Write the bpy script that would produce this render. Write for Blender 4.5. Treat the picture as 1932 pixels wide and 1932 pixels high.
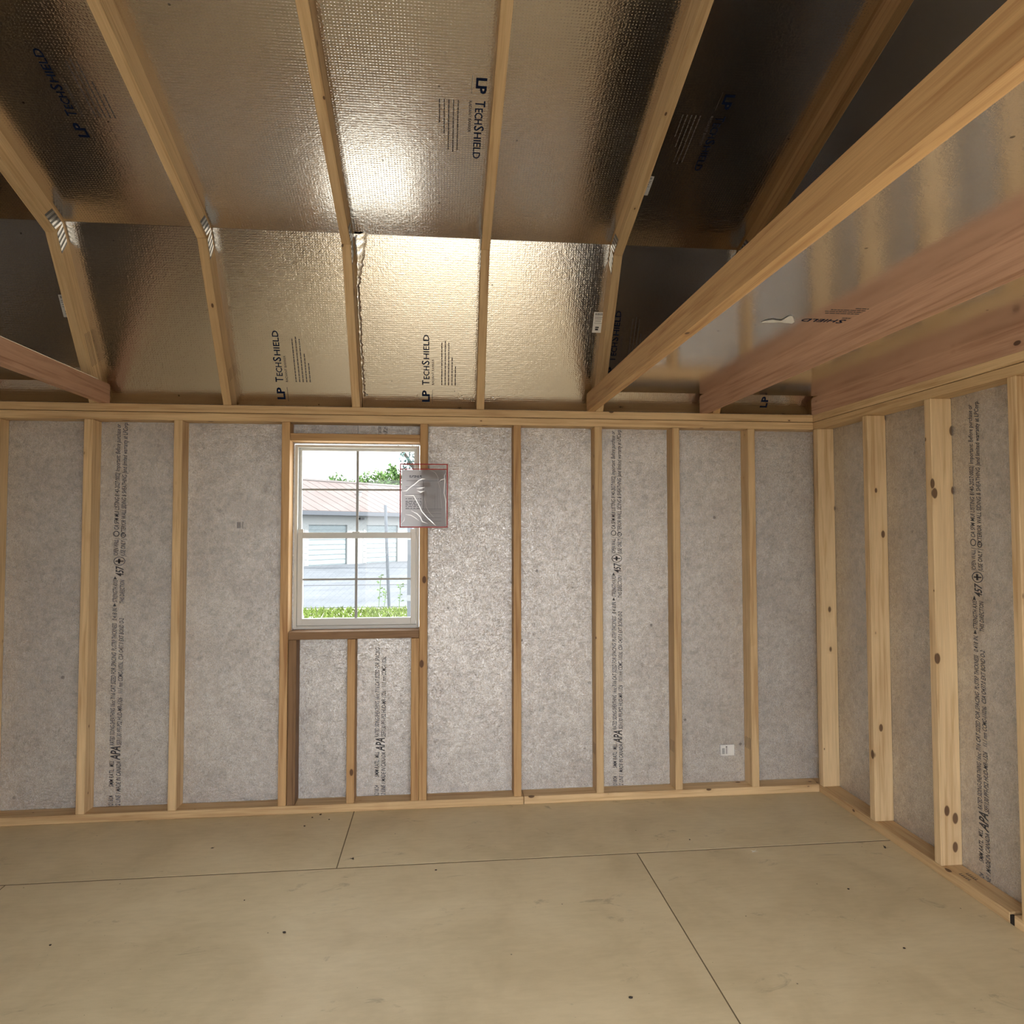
import bpy, bmesh, math, random
from mathutils import Vector, Matrix
random.seed(11)
for o in list(bpy.data.objects): bpy.data.objects.remove(o)
scene = bpy.context.scene
COL = scene.collection
IN = 0.0254

# ------------------------------------------------------------------ camera
CAMP = (-76.145, -133.041, 52.924); YAW, PIT, ROL = 0.103053, 0.037230, -0.000948
fw = Vector((math.sin(YAW)*math.cos(PIT), math.cos(YAW)*math.cos(PIT), math.sin(PIT)))
rt = Vector((math.cos(YAW), -math.sin(YAW), 0)); up = rt.cross(fw)
r2 = rt*math.cos(ROL)+up*math.sin(ROL); u2 = up*math.cos(ROL)-rt*math.sin(ROL)
cd = bpy.data.cameras.new('camera'); cam = bpy.data.objects.new('camera', cd); COL.objects.link(cam)
M = Matrix.Identity(4)
for i in range(3):
    M[i][0] = r2[i]; M[i][1] = u2[i]; M[i][2] = -fw[i]; M[i][3] = CAMP[i]*IN
cam.matrix_world = M
cd.sensor_width = 36; cd.lens = 1290.296/1932*36; cd.shift_y = -14.397/1932
cd.clip_start = 0.02; cd.clip_end = 500
scene.camera = cam

# ------------------------------------------------------------------ world, sun, exposure
w = bpy.data.worlds.new('world'); scene.world = w; w.use_nodes = True
bg = w.node_tree.nodes['Background']
bg.inputs[0].default_value = (0.975, 0.985, 1.0, 1); bg.inputs[1].default_value = 1.0
sd = bpy.data.lights.new('sun', 'SUN'); sd.energy = 2.6; sd.angle = math.radians(4); sd.color = (1, .975, .94)
sun = bpy.data.objects.new('sun', sd); COL.objects.link(sun)
sun.rotation_euler = Vector((-1, .12, -1.3)).to_track_quat('-Z', 'Y').to_euler(); sun.location = (0, -10, 20)
vs = scene.view_settings
vs.view_transform = 'Standard'; vs.look = 'None'; vs.gamma = 1; vs.use_curve_mapping = False
vs.exposure = 2.95

# ------------------------------------------------------------------ material helpers
class NT:
    def __init__(s, name):
        s.m = bpy.data.materials.new(name); s.m.use_nodes = True
        s.t = s.m.node_tree; s.b = s.t.nodes['Principled BSDF']; s.out = s.t.nodes['Material Output']
    def n(s, typ, **k):
        x = s.t.nodes.new(typ)
        for a, b in k.items(): setattr(x, a, b)
        return x
    def l(s, a, b): s.t.links.new(a, b)
    def val(s, sock, v):
        if isinstance(v, (int, float)): sock.default_value = v
        elif isinstance(v, (tuple, list)): sock.default_value = v
        else: s.l(v, sock)
    def math(s, op, a, b=0.0, clamp=False):
        x = s.n('ShaderNodeMath', operation=op, use_clamp=clamp); s.val(x.inputs[0], a); s.val(x.inputs[1], b); return x.outputs[0]
    def vm(s, op, a, b):
        x = s.n('ShaderNodeVectorMath', operation=op); s.val(x.inputs[0], a); s.val(x.inputs[1], b); return x.outputs[0]
    def noise(s, vec, scale=1, detail=3, rough=.5, dist=0):
        x = s.n('ShaderNodeTexNoise'); s.l(vec, x.inputs['Vector'])
        x.inputs['Scale'].default_value = scale; x.inputs['Detail'].default_value = detail
        x.inputs['Roughness'].default_value = rough; x.inputs['Distortion'].default_value = dist
        return x.outputs['Fac']
    def vor(s, vec, scale=1):
        x = s.n('ShaderNodeTexVoronoi'); s.l(vec, x.inputs['Vector']); x.inputs['Scale'].default_value = scale
        return x
    def ramp(s, fac, stops):
        x = s.n('ShaderNodeValToRGB'); s.l(fac, x.inputs[0]); cr = x.color_ramp
        while len(cr.elements) < len(stops): cr.elements.new(.5)
        for e, (p, c) in zip(cr.elements, stops): e.position = p; e.color = c if len(c) == 4 else (*c, 1)
        return x.outputs[0]
    def mix(s, fac, a, b, blend='MIX'):
        x = s.n('ShaderNodeMix', data_type='RGBA', blend_type=blend); s.val(x.inputs[0], fac); s.val(x.inputs[6], a); s.val(x.inputs[7], b); return x.outputs[2]
    def smooth(s, v, a, b):
        x = s.n('ShaderNodeMapRange', interpolation_type='SMOOTHSTEP'); s.val(x.inputs[0], v); x.inputs[1].default_value = a; x.inputs[2].default_value = b; return x.outputs[0]
    def bump(s, h, strength, dist, normal=None):
        x = s.n('ShaderNodeBump'); s.val(x.inputs['Height'], h); x.inputs['Strength'].default_value = strength; x.inputs['Distance'].default_value = dist
        if normal is not None: s.l(normal, x.inputs['Normal'])
        return x.outputs[0]
    def coords(s, rnd=37.0):
        tc = s.n('ShaderNodeTexCoord'); oi = s.n('ShaderNodeObjectInfo')
        r = s.math('MULTIPLY', oi.outputs['Random'], rnd)
        c = s.n('ShaderNodeCombineXYZ'); s.l(r, c.inputs[0]); s.l(r, c.inputs[1]); s.l(r, c.inputs[2])
        return s.vm('ADD', tc.outputs['Object'], c.outputs[0]), oi.outputs['Random'], tc.outputs['Object']
    def set(s, **k):
        for a, b in k.items(): s.val(s.b.inputs[a.replace('_', ' ')], b)
        return s.m

def col(*c):           # sRGB 0-255 -> linear rgba
    f = lambda v: (v/255/12.92) if v/255 <= .04045 else ((v/255+.055)/1.055)**2.4
    return (f(c[0]), f(c[1]), f(c[2]), 1)

def plain(name, c, rough=.5, metal=0.0, spec=.5):
    t = NT(name); return t.set(Base_Color=c, Roughness=rough, Metallic=metal, Specular_IOR_Level=spec)

def wood(name, light, dark, knotc, knots=.68, tint=.14):
    t = NT(name); v, rnd, _ = t.coords()
    g = t.noise(t.vm('MULTIPLY', v, (55, 55, 2.2)), 1, 4, .55, .6)
    fine = t.noise(t.vm('MULTIPLY', v, (420, 420, 9)), 1, 2)
    big = t.noise(t.vm('MULTIPLY', v, (5, 5, 2.0)), 1, 2)
    c = t.ramp(g, [(.28, dark), (.5, light), (.75, tuple(min(1, x*1.12) for x in light[:3]))])
    c = t.mix(.28, c, t.ramp(fine, [(.3, (.62, .55, .47)), (.65, (1, 1, 1))]), 'MULTIPLY')
    c = t.mix(.35, c, t.ramp(big, [(.35, (.78, .72, .66)), (.65, (1.08, 1.06, 1.0))]), 'MULTIPLY')
    # whole-board tint
    tn = t.ramp(rnd, [(0, (1-tint, 1-tint*1.25, 1-tint*1.6)), (1, (1.0+tint*.5, 1.0+tint*.5, 1.0+tint*.5))])
    c = t.mix(1.0, c, tn, 'MULTIPLY')
    kv = t.vor(t.vm('MULTIPLY', v, (14, 14, 7.5)), 1)
    d = kv.outputs['Distance']
    sp = t.n('ShaderNodeSeparateColor'); t.l(kv.outputs['Color'], sp.inputs[0])
    gate = t.math('GREATER_THAN', sp.outputs[0], 1-knots)
    size = t.math('ADD', t.math('MULTIPLY', t.math('MULTIPLY', sp.outputs[1], sp.outputs[1]), .15), .04)
    rel = t.math('DIVIDE', d, size)
    core = t.math('MULTIPLY', t.smooth(rel, 1.05, .75), gate)
    halo = t.math('MULTIPLY', t.smooth(rel, 2.6, .9), gate)
    c = t.mix(t.math('MULTIPLY', halo, .35), c, dark)
    c = t.mix(t.math('MULTIPLY', core, .85), c, knotc)
    bp = t.bump(t.math('ADD', t.math('MULTIPLY', fine, .5), g), .25, .0006)
    return t.set(Base_Color=c, Roughness=.62, Specular_IOR_Level=.35, Normal=bp)

KN = col(72, 42, 24)
PINE = wood('pine_lumber', col(216, 188, 146), col(188, 152, 110), KN)
PINEL = wood('pale_pine_lumber', col(226, 200, 160), col(200, 166, 122), KN)
PINEO = wood('amber_pine_lumber', col(198, 162, 116), col(166, 124, 82), KN)
REDP = wood('reddish_pine_lumber', col(198, 160, 136), col(164, 122, 98), col(60, 34, 26), .5)
WEATH = wood('weathered_pine_lumber', col(142, 112, 82), col(104, 78, 54), col(52, 34, 22), .6)

def foil(name, base, rough, dots=.5, wr=.5):
    t = NT(name); v, rnd, ob = t.coords(9.0)
    n1 = t.noise(v, 55, 3, .6, 1.2)
    n2 = t.noise(v, 7, 2, .5, .4)
    n3 = t.noise(v, 170, 2, .5, .6)
    sx = t.n('ShaderNodeSeparateXYZ'); t.l(ob, sx.inputs[0])
    k = 2*math.pi/(0.40*IN)
    dx = t.math('SINE', t.math('MULTIPLY', sx.outputs[0], k*.9)); dy = t.math('SINE', t.math('MULTIPLY', sx.outputs[1], k))
    dot = t.math('MULTIPLY', t.math('MAXIMUM', dx, 0), t.math('MAXIMUM', dy, 0))
    row = t.math('MULTIPLY', t.smooth(dy, .3, 1), .25)
    h = t.math('ADD', t.math('MULTIPLY', t.math('ADD', dot, row), dots), t.math('MULTIPLY', n1, wr*2.4))
    h = t.math('ADD', h, t.math('MULTIPLY', n3, wr*.7))
    h = t.math('ADD', h, t.math('MULTIPLY', n2, 0.8))
    bp = t.bump(h, .7, .0009)
    # tiny nail nicks
    vv = t.vor(v, 9); nick = t.smooth(vv.outputs['Distance'], .045, .03)
    c = t.mix(t.math('MULTIPLY', nick, .7), base, (.04, .035, .03, 1))
    r = t.math('ADD', t.math('MULTIPLY', t.noise(v, 3, 2), .12), rough-.06)
    return t.set(Base_Color=c, Metallic=1.0, Roughness=r, Normal=bp)
FOIL = foil('radiant_foil_roof', (.75, .71, .665, 1), .16, .42, .42)
FOILL = foil('radiant_foil_lower', (.75, .71, .665, 1), .15, .3, .5)
FOILD = foil('radiant_foil_loft', (.88, .875, .865, 1), .15, .02, .12)
FOILW = foil('crumpled_foil', (.82, .79, .75, 1), .2, 0, 1.2)

def sheath():
    t = NT('silver_sheathing'); v, rnd, ob = t.coords(9.0)
    n1 = t.noise(v, 105, 3, .6, 2.0)
    n2 = t.noise(v, 210, 2, .6, 2.5)
    ridge = t.math('ABSOLUTE', t.math('SUBTRACT', t.noise(v, 85, 3, .6, 2.2), .5))
    mott = t.noise(v, 30, 5, .65, .5)
    blot = t.noise(v, 4, 3, .6, .3)
    c = t.ramp(mott, [(.28, (.58, .568, .56)), (.5, (.72, .708, .697)), (.7, (.81, .797, .782))])
    c = t.mix(.4, c, t.ramp(blot, [(.36, (.74, .72, .72)), (.6, (1, 1, 1))]), 'MULTIPLY')
    hair = t.noise(t.vm('MULTIPLY', v, (1, 1, .55)), 190, 3, .6, 1.8)
    c = t.mix(.75, c, t.ramp(hair, [(.33, (.58, .57, .57)), (.47, (.95, .95, .95)), (.66, (1.18, 1.18, 1.18))]), 'MULTIPLY')
    vv = t.vor(v, 5); nick = t.smooth(vv.outputs['Distance'], .05, .03)
    c = t.mix(t.math('MULTIPLY', nick, .5), c, (.06, .05, .05, 1))
    h = t.math('ADD', t.math('MULTIPLY', n1, 1.0), t.math('MULTIPLY', n2, .5))
    h = t.math('SUBTRACT', h, t.math('MULTIPLY', t.smooth(ridge, .10, 0), .55))
    bp = t.bump(h, .95, .0009)
    return t.set(Base_Color=c, Metallic=.74, Roughness=.27, Normal=bp)
SHEATH = sheath()

def floorm():
    t = NT('tan_floor_panel'); v, rnd, ob = t.coords(5.0)
    n = t.noise(v, 3, 4, .6, .4); s = t.noise(t.vm('MULTIPLY', v, (14, 60, 1)), 1, 3, .6)
    c = t.ramp(n, [(.3, col(200, 183, 148)), (.5, col(213, 196, 160)), (.72, col(221, 205, 170))])
    c = t.mix(.25, c, t.ramp(s, [(.35, (.80, .78, .74)), (.6, (1, 1, 1))]), 'MULTIPLY')
    sm = t.noise(t.vm('MULTIPLY', v, (5, 9, 1)), 1, 5, .7, .8)
    c = t.mix(t.math('MULTIPLY', t.smooth(sm, .60, .74), .45), c, col(120, 108, 88))
    for sc, th, k in ((14, .05, .75), (31, .055, .6)):
        d = t.vor(v, sc); sp = t.n('ShaderNodeSeparateColor'); t.l(d.outputs['Color'], sp.inputs[0])
        g = t.math('GREATER_THAN', sp.outputs[0], .72)
        c = t.mix(t.math('MULTIPLY', t.math('MULTIPLY', t.smooth(d.outputs['Distance'], th, th*.5), g), k), c, col(70, 58, 44))
    grit = t.noise(v, 900, 1)
    c = t.mix(.2, c, t.ramp(grit, [(.3, (.8, .78, .75)), (.7, (1.05, 1.05, 1.05))]), 'MULTIPLY')
    return t.set(Base_Color=c, Roughness=.55, Specular_IOR_Level=.4, Normal=t.bump(n, .1, .002))
FLOORM = floorm()
INK = plain('black_ink', (.03, .027, .03, 1), .6)
NAVY = plain('navy_ink', col(20, 30, 56), .85, 0, .1)
GREYINK = plain('grey_ink', col(98, 92, 90), .85, 0, .1)
GALV = plain('galvanised_steel', (.62, .64, .66, 1), .32, 1.0)
GALVD = plain('galvanised_steel_slots', (.25, .26, .27, 1), .5, 1.0)
VINYL = plain('white_vinyl', (.60, .60, .575, 1), .4)
MUNT = plain('grey_muntin', (.30, .30, .285, 1), .45)
PAPER = plain('label_paper', (.80, .79, .76, 1), .7)
SUBF = plain('subfloor_wood', col(84, 66, 46), .9)
SIDING = plain('beige_siding', col(196, 186, 168), .7)

def glassm():
    t = NT('window_glass'); tr = t.n('ShaderNodeBsdfTransparent'); tr.inputs[0].default_value = (.80, .84, .85, 1)
    gl = t.n('ShaderNodeBsdfGlossy'); gl.inputs['Roughness'].default_value = .02
    lw = t.n('ShaderNodeFresnel'); lw.inputs[0].default_value = 1.5
    mx = t.n('ShaderNodeMixShader'); t.l(t.math('MULTIPLY', lw.outputs[0], .8), mx.inputs[0]); t.l(tr.outputs[0], mx.inputs[1]); t.l(gl.outputs[0], mx.inputs[2])
    t.l(mx.outputs[0], t.out.inputs[0]); return t.m
GLASS = glassm()

# ------------------------------------------------------------------ object helpers
WM = {}
def link(o, parent, W):
    COL.objects.link(o); WM[o] = W.copy()
    if parent is not None:
        o.parent = parent; o.matrix_parent_inverse = WM[parent].inverted()
    o.matrix_basis = W
    return o
def T(x, y, z): return Matrix.Translation((x*IN, y*IN, z*IN))
def root(name, loc, label=None, cat=None, group=None, kind=None):
    o = bpy.data.objects.new(name, None); o.empty_display_size = .1
    link(o, None, T(*loc)); tag(o, label, cat, group, kind); return o
def tag(o, label=None, cat=None, group=None, kind=None):
    if label: o['label'] = label
    if cat: o['category'] = cat
    if group: o['group'] = group
    if kind: o['kind'] = kind
    return o
def mesh(name, verts, faces, mat, smooth=False):
    me = bpy.data.meshes.new(name)
    me.from_pydata([(a*IN, b*IN, c*IN) for a, b, c in verts], [], faces)
    me.materials.append(mat)
    if smooth:
        for p in me.polygons: p.use_smooth = True
    me.update(); return me
def obj(name, me, parent=None, W=None):
    return link(bpy.data.objects.new(name, me), parent, W if W is not None else Matrix.Identity(4))
def box_verts(x0, x1, y0, y1, z0, z1):
    v = [(x, y, z) for z in (z0, z1) for y in (y0, y1) for x in (x0, x1)]
    f = [(0, 2, 3, 1), (4, 5, 7, 6), (0, 1, 5, 4), (2, 6, 7, 3), (0, 4, 6, 2), (1, 3, 7, 5)]
    return v, f
class MB:
    """collects shapes (inches) into one mesh"""
    def __init__(s): s.v = []; s.f = []
    def add(s, v, f):
        k = len(s.v); s.v += list(v); s.f += [tuple(i+k for i in q) for q in f]; return s
    def box(s, x0, x1, y0, y1, z0, z1): return s.add(*box_verts(x0, x1, y0, y1, z0, z1))
    def tube(s, a, b, r, n=8):
        a, b = Vector(a), Vector(b); d = (b-a).normalized(); q = Vector((0, 0, 1)) if abs(d.z) < .9 else Vector((1, 0, 0))
        e = d.cross(q).normalized(); g = d.cross(e); k = []
        for p in (a, b):
            for i in range(n):
                t = 2*math.pi*i/n; k.append(tuple(p+e*(r*math.cos(t))+g*(r*math.sin(t))))
        f = [(i, (i+1) % n, n+(i+1) % n, n+i) for i in range(n)]+[tuple(range(n-1, -1, -1)), tuple(range(n, 2*n))]
        return s.add(k, f)
    def build(s, name, mat, parent=None, W=None, bev=0.0, smooth=False):
        # verts are given in world inches; local = inverse(W) * world
        W = W if W is not None else Matrix.Identity(4); Wi = W.inverted()
        me = bpy.data.meshes.new(name)
        me.from_pydata([Wi @ Vector((a*IN, b*IN, c*IN)) for a, b, c in s.v], [], s.f)
        bm = bmesh.new(); bm.from_mesh(me)
        if bev: bmesh.ops.bevel(bm, geom=bm.edges[:], offset=bev*IN, segments=1, affect='EDGES')
        bmesh.ops.recalc_face_normals(bm, faces=bm.faces[:]); bm.to_mesh(me); bm.free()
        me.materials.append(mat)
        if smooth:
            for p in me.polygons: p.use_smooth = True
        return obj(name, me, parent, W)

AX = {'x': Matrix(((0, 0, 1), (1, 0, 0), (0, 1, 0))), 'y': Matrix(((1, 0, 0), (0, 0, 1), (0, 1, 0))), 'z': Matrix.Identity(3)}
def board(name, parent, x0, x1, y0, y1, z0, z1, mat=None, bev=.09):
    """straight lumber: local Z runs along the longest side so the grain follows it"""
    d = {'x': x1-x0, 'y': y1-y0, 'z': z1-z0}; a = max(d, key=d.get)
    R = AX[a].to_4x4()
    W = T((x0+x1)/2, (y0+y1)/2, (z0+z1)/2) @ R
    return MB().box(x0, x1, y0, y1, z0, z1).build(name, mat or PINE, parent, W, bev)

def yz_board(name, parent, poly, x0, x1, p0, p1, mat, bev=.09):
    """lumber whose side outline is a polygon in the YZ plane, grain from p0 to p1"""
    n = len(poly)
    m = MB().add([(x0, y, z) for y, z in poly]+[(x1, y, z) for y, z in poly],
                 [tuple(range(n)), tuple(range(2*n-1, n-1, -1))]+[(i, (i+1) % n, n+(i+1) % n, n+i) for i in range(n)])
    a = Vector((0, p1[0]-p0[0], p1[1]-p0[1])).normalized(); x = Vector((1, 0, 0)); y = a.cross(x)
    R = Matrix((x, y, a)).transposed().to_4x4()
    return m.build(name, mat, parent, T((x0+x1)/2, (p0[0]+p1[0])/2, (p0[1]+p1[1])/2) @ R, bev)

# ------------------------------------------------------------------ lettering (flat print)
_font_cap = None
def glyphs(s, shear=0.0, bold=0.0):
    cu = bpy.data.curves.new('lettering', 'FONT'); cu.body = s; cu.size = 1; cu.shear = shear; cu.resolution_u = 2; cu.offset = bold
    o = bpy.data.objects.new('lettering', cu); COL.objects.link(o)
    dg = bpy.context.evaluated_depsgraph_get(); me = o.evaluated_get(dg).to_mesh()
    v = [(q.co.x, q.co.y) for q in me.vertices]; f = [tuple(p.vertices) for p in me.polygons]
    o.evaluated_get(dg).to_mesh_clear(); bpy.data.objects.remove(o); bpy.data.curves.remove(cu)
    return v, f
_cap = max(y for x, y in glyphs('H')[0])
class Print:
    """2D print in inches: s along the reading direction, t up the letters"""
    def __init__(s): s.v = []; s.f = []
    def text(s, body, s0, s1, t0, cap, shear=0.0, bold=0.0):
        v, f = glyphs(body, shear, bold)
        if not v: return
        a = min(x for x, y in v); b = max(x for x, y in v); k = (s1-s0)/(b-a); h = cap/_cap; n = len(s.v)
        s.v += [(s0+(x-a)*k, t0+y*h) for x, y in v]; s.f += [tuple(i+n for i in q) for q in f]
    def rect(s, s0, s1, t0, t1):
        n = len(s.v); s.v += [(s0, t0), (s1, t0), (s1, t1), (s0, t1)]; s.f += [(n, n+1, n+2, n+3)]
    def ring(s, sc, tc, ra, rb, k=20, asp=1.0):
        n = len(s.v)
        for r in (ra, rb): s.v += [(sc+r*asp*math.cos(2*math.pi*i/k), tc+r*math.sin(2*math.pi*i/k)) for i in range(k)]
        s.f += [(n+i, n+(i+1) % k, n+k+(i+1) % k, n+k+i) for i in range(k)]
    def tri(s, a, b, c):
        n = len(s.v); s.v += [a, b, c]; s.f += [(n, n+1, n+2)]
    def place(s, name, mat, parent, origin, sd, td):
        sd, td = Vector(sd), Vector(td); o = Vector(origin)
        W = T(*origin); me = bpy.data.meshes.new(name)
        me.from_pydata([(sd*a+td*b)*IN for a, b in s.v], [], s.f); me.materials.append(mat)
        return obj(name, me, parent, W)

def wall_print(zlo=-1, zhi=200):
    P = Print(); Z = lambda y: 73.13-(y-800)*.09941
    def seg(b, ya, yb, line, cap=.80, bold=.005):
        a, c = Z(yb), Z(ya)
        if a < zlo or c > zhi: return
        P.text(b, a, c, (1.15 if line == 1 else -.10), cap, .28, bold)
    for b, ya, yb in (('12/18/24', 1501, 1521), ('5MM RATL.', 1452, 1485), ('MILL', 1437, 1448), ('RATED SIDING-SHEATHING', 1338, 1408), ('16oc 7/16 CAT SIZED FOR SPACING', 1234, 1336),
                      ('PL-STRP THICKNESS', 1179, 1231), ('0.418 IN.', 1150, 1174), ('STRENGTH AXIS', 1097, 1140), ('|OPEN WALL |', 1018, 1052), ('CA SFM MUI LISTING 8140-2027:0002|', 893, 1002), ('Important: Before purchase or', 800, 891)):
        seg(b, ya, yb, 1)
    for b, ya, yb in (('12 LINE 1 MADE IN CANADA', 1438, 1522), ('SEF/130 PFI-PS2 HUD-MR-1326', 1319, 1408), ('11.1 mm CCMC-11026L', 1252, 1311), ('CSA O437.0 EXT BOND O-2', 1170, 1248), ('THIS DIRECTION', 1097, 1142),
                      ('|USE ONLY |', 1019, 1053), ('EXTERIOR WALL SIDING & SHEATHING', 897, 1014), ('|and limited warranty at LPCorp.', 797, 895)):
        seg(b, ya, yb, 2)
    if Z(1436) > zlo and Z(1410) < zhi: P.text('APA', Z(1436), Z(1410), .1, 1.65, .3, .02)
    if Z(1090) > zlo and Z(1069) < zhi:
        P.text('457', Z(1091), Z(1071), .15, 1.35, .3, .02)
        P.ring(Z(1062), .9, .92, 1.05, 20, .78); P.rect(Z(1062)-.1, Z(1062)+.1, .15, 1.6); P.rect(Z(1062)-.45, Z(1062)+.45, .75, 1.15)
        for y in (1145, 1094): P.tri((Z(y)-.25, 1.3), (Z(y)+.35, 1.6), (Z(y)-.25, 1.9))
        P.ring(Z(1010), 1.55, .42, .55, 16); P.ring(Z(1013), .3, .32, .45, 16)
    return P

GREEK = (8.4, 8.8, 8.4, 5.6, 3.8)
def shield_print(parent, origin, sd, td, upto=None):
    """maker's print on the foil: large mark, name line, sub line and five lines too small to read"""
    P = Print()
    if upto is None or upto > 2.4: P.text('LP', 0.05, 2.45, 0, 1.38, 0, .035)
    if upto is None or upto > 13:
        P.text('T', 3.55, 4.5, 0, 1.38, 0, .012); P.text('ECH', 4.75, 7.35, 0, 1.08, 0, .012)
        P.text('S', 7.6, 8.45, 0, 1.38, 0, .012); P.text('HIELD', 8.75, 13.45, 0, 1.08, 0, .012)
    a = P.place('maker_print', NAVY, parent, origin, sd, td)
    if upto is not None and upto < 13: return a
    P = Print(); P.text('RADIANT BARRIER', 3.6, 8.75, -.92, .42, 0, .004)
    rnd = random.Random(3)
    P.rect(-.3, 2.5, -.62, -.56)
    for i, L in enumerate(GREEK):
        s = 3.6
        while s < 3.6+L:
            e = min(s+rnd.uniform(.25, .8), 3.6+L); P.rect(s, e, -2.52-i*.66, -2.33-i*.66); s = e+.10
    P.place('fine_print', GREYINK, parent, origin, sd, td)
    return a

# ------------------------------------------------------------------ dimensions (inches)
H = 76.5                      # top of wall plates
XR, XL = 0.0, -185.0          # inner stud faces of the end walls
YB, YF = 0.0, -137.0          # inner stud faces of back and front wall
KY, KZ = -15.2, 101.9         # gambrel knuckle, underside of rafters
a1 = math.atan2(KZ-H, -KY); a2 = math.atan(.333)
n1 = (math.sin(a1), math.cos(a1)); n2 = (math.sin(a2), math.cos(a2))
P1 = (3.5*n1[0], H+3.5*n1[1])
K2 = (-12.86, 104.81)
RY = -68.5; RZ = KZ+.333*(KY-RY); RZ2 = K2[1]+.333*(K2[0]-RY)
U1 = Vector((0, -math.cos(a1), math.sin(a1))); U2 = Vector((0, -math.cos(a2), math.sin(a2)))
N1 = Vector((0, -n1[0], -n1[1])); N2 = Vector((0, -n2[0], -n2[1]))     # facing into the room

# ------------------------------------------------------------------ floor
fl = MB().box(XL-3.5, 3.5, YF-3.5, 3.5, -9.5, -.76).build('floor', SUBF, None, T(-92, -68, -.8)); tag(fl, kind='structure')
rows = [(-21.6, 3.4, (-188.4, -92.3, 3.4)), (-69.6, -21.7, (-188.4, -140.7, -44.1, 3.4)), (-117.6, -69.7, (-188.4, -92.3, 3.4)), (-140.4, -117.7, (-188.4, -140.7, -44.1, 3.4))]
for y0, y1, xs in rows:
    for i in range(len(xs)-1):
        MB().box(xs[i]+.09, xs[i+1]-.09, y0+.13, y1-.13, -.75, 0).build('floor_panel', FLOORM, fl, T((xs[i]+xs[i+1])/2, (y0+y1)/2, 0), .02)

JOINT = plain('dark_joint_strip', col(112, 96, 72), .9)  # dark brown strips set in the panel gaps so the seams read dark
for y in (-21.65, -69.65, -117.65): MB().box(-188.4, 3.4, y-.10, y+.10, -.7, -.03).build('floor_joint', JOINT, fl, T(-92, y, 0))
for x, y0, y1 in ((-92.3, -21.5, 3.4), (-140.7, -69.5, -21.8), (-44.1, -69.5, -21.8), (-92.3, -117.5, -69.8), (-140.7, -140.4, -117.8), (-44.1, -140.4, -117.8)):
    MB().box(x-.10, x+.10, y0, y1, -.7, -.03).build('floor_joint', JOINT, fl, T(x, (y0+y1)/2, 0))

# ------------------------------------------------------------------ back wall
def sheet(name, parent, x0, x1, y0, y1, z0, z1, mat=None):
    return MB().box(x0, x1, y0, y1, z0, z1).build(name, mat or SHEATH, parent, T((x0+x1)/2, (y0+y1)/2, (z0+z1)/2))
wb = root('wall_back', (-92, 3.5, 0), kind='structure')
board('bottom_plate', wb, XL, -60.2, 0, 3.5, 0, 1.5); board('bottom_plate', wb, -60.1, XR, 0, 3.5, 0, 1.5)
board('lower_top_plate', wb, XL, XR, 0, 3.5, 73.5, 74.95); board('upper_top_plate', wb, XL, XR, 0, 3.5, 75.05, 76.5)
studmat = {0: PINE, 1: PINE, 2: PINE, 3: PINEO, 4: PINEO, 5: PINEO, 6: PINE, 7: PINE, 8: PINE, 9: PINE}  # middle studs take darker amber, painting their backlit shade into the wood
SX = [-14.1, -29.95, -45.85, -62.1, -80.27, -106.3, -125.9, -141.8, -158.2, -173.8]
studs = []
for i, x in enumerate(SX):
    studs.append(board('stud', wb, x, x+1.5, 0, 3.5, 1.52, 73.48, studmat[i]))
for i in (0, 1, 2):           # ink stripes on the left faces of three studs
    x = SX[i]; m = MB()
    for k in range(4):
        y = .5+k*.7; zt = 10.9-k*.05
        m.add([(x-.012, y, zt), (x-.012, y+.16, zt), (x-.012, y+.5, zt-2.3), (x-.012, y+.34, zt-2.3)], [(0, 1, 2, 3)])
    m.build('ink_stripes', INK, studs[i], T(x, 2, 10))
board('cripple_stud', wb, -104.72, -103.22, .15, 3.5, 1.52, 32.2, WEATH)
board('cripple_stud', wb, -93.8, -92.3, 0, 3.5, 1.52, 32.2, PINEO)
board('cripple_stud', wb, -81.8, -80.3, 0, 3.5, 1.52, 32.2, PINEO)
board('window_header', wb, -104.74, -80.3, 0, 3.5, 69.93, 71.35, PINEO)
board('rough_sill', wb, -104.74, -80.3, 0, 3.5, 32.25, 33.7, WEATH)
board('corner_stud', wb, XL-3.4, XL-1.9, 0, 3.5, 1.52, 73.48); board('corner_stud', wb, 1.9, 3.4, 0, 3.5, 1.52, 73.48)
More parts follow.
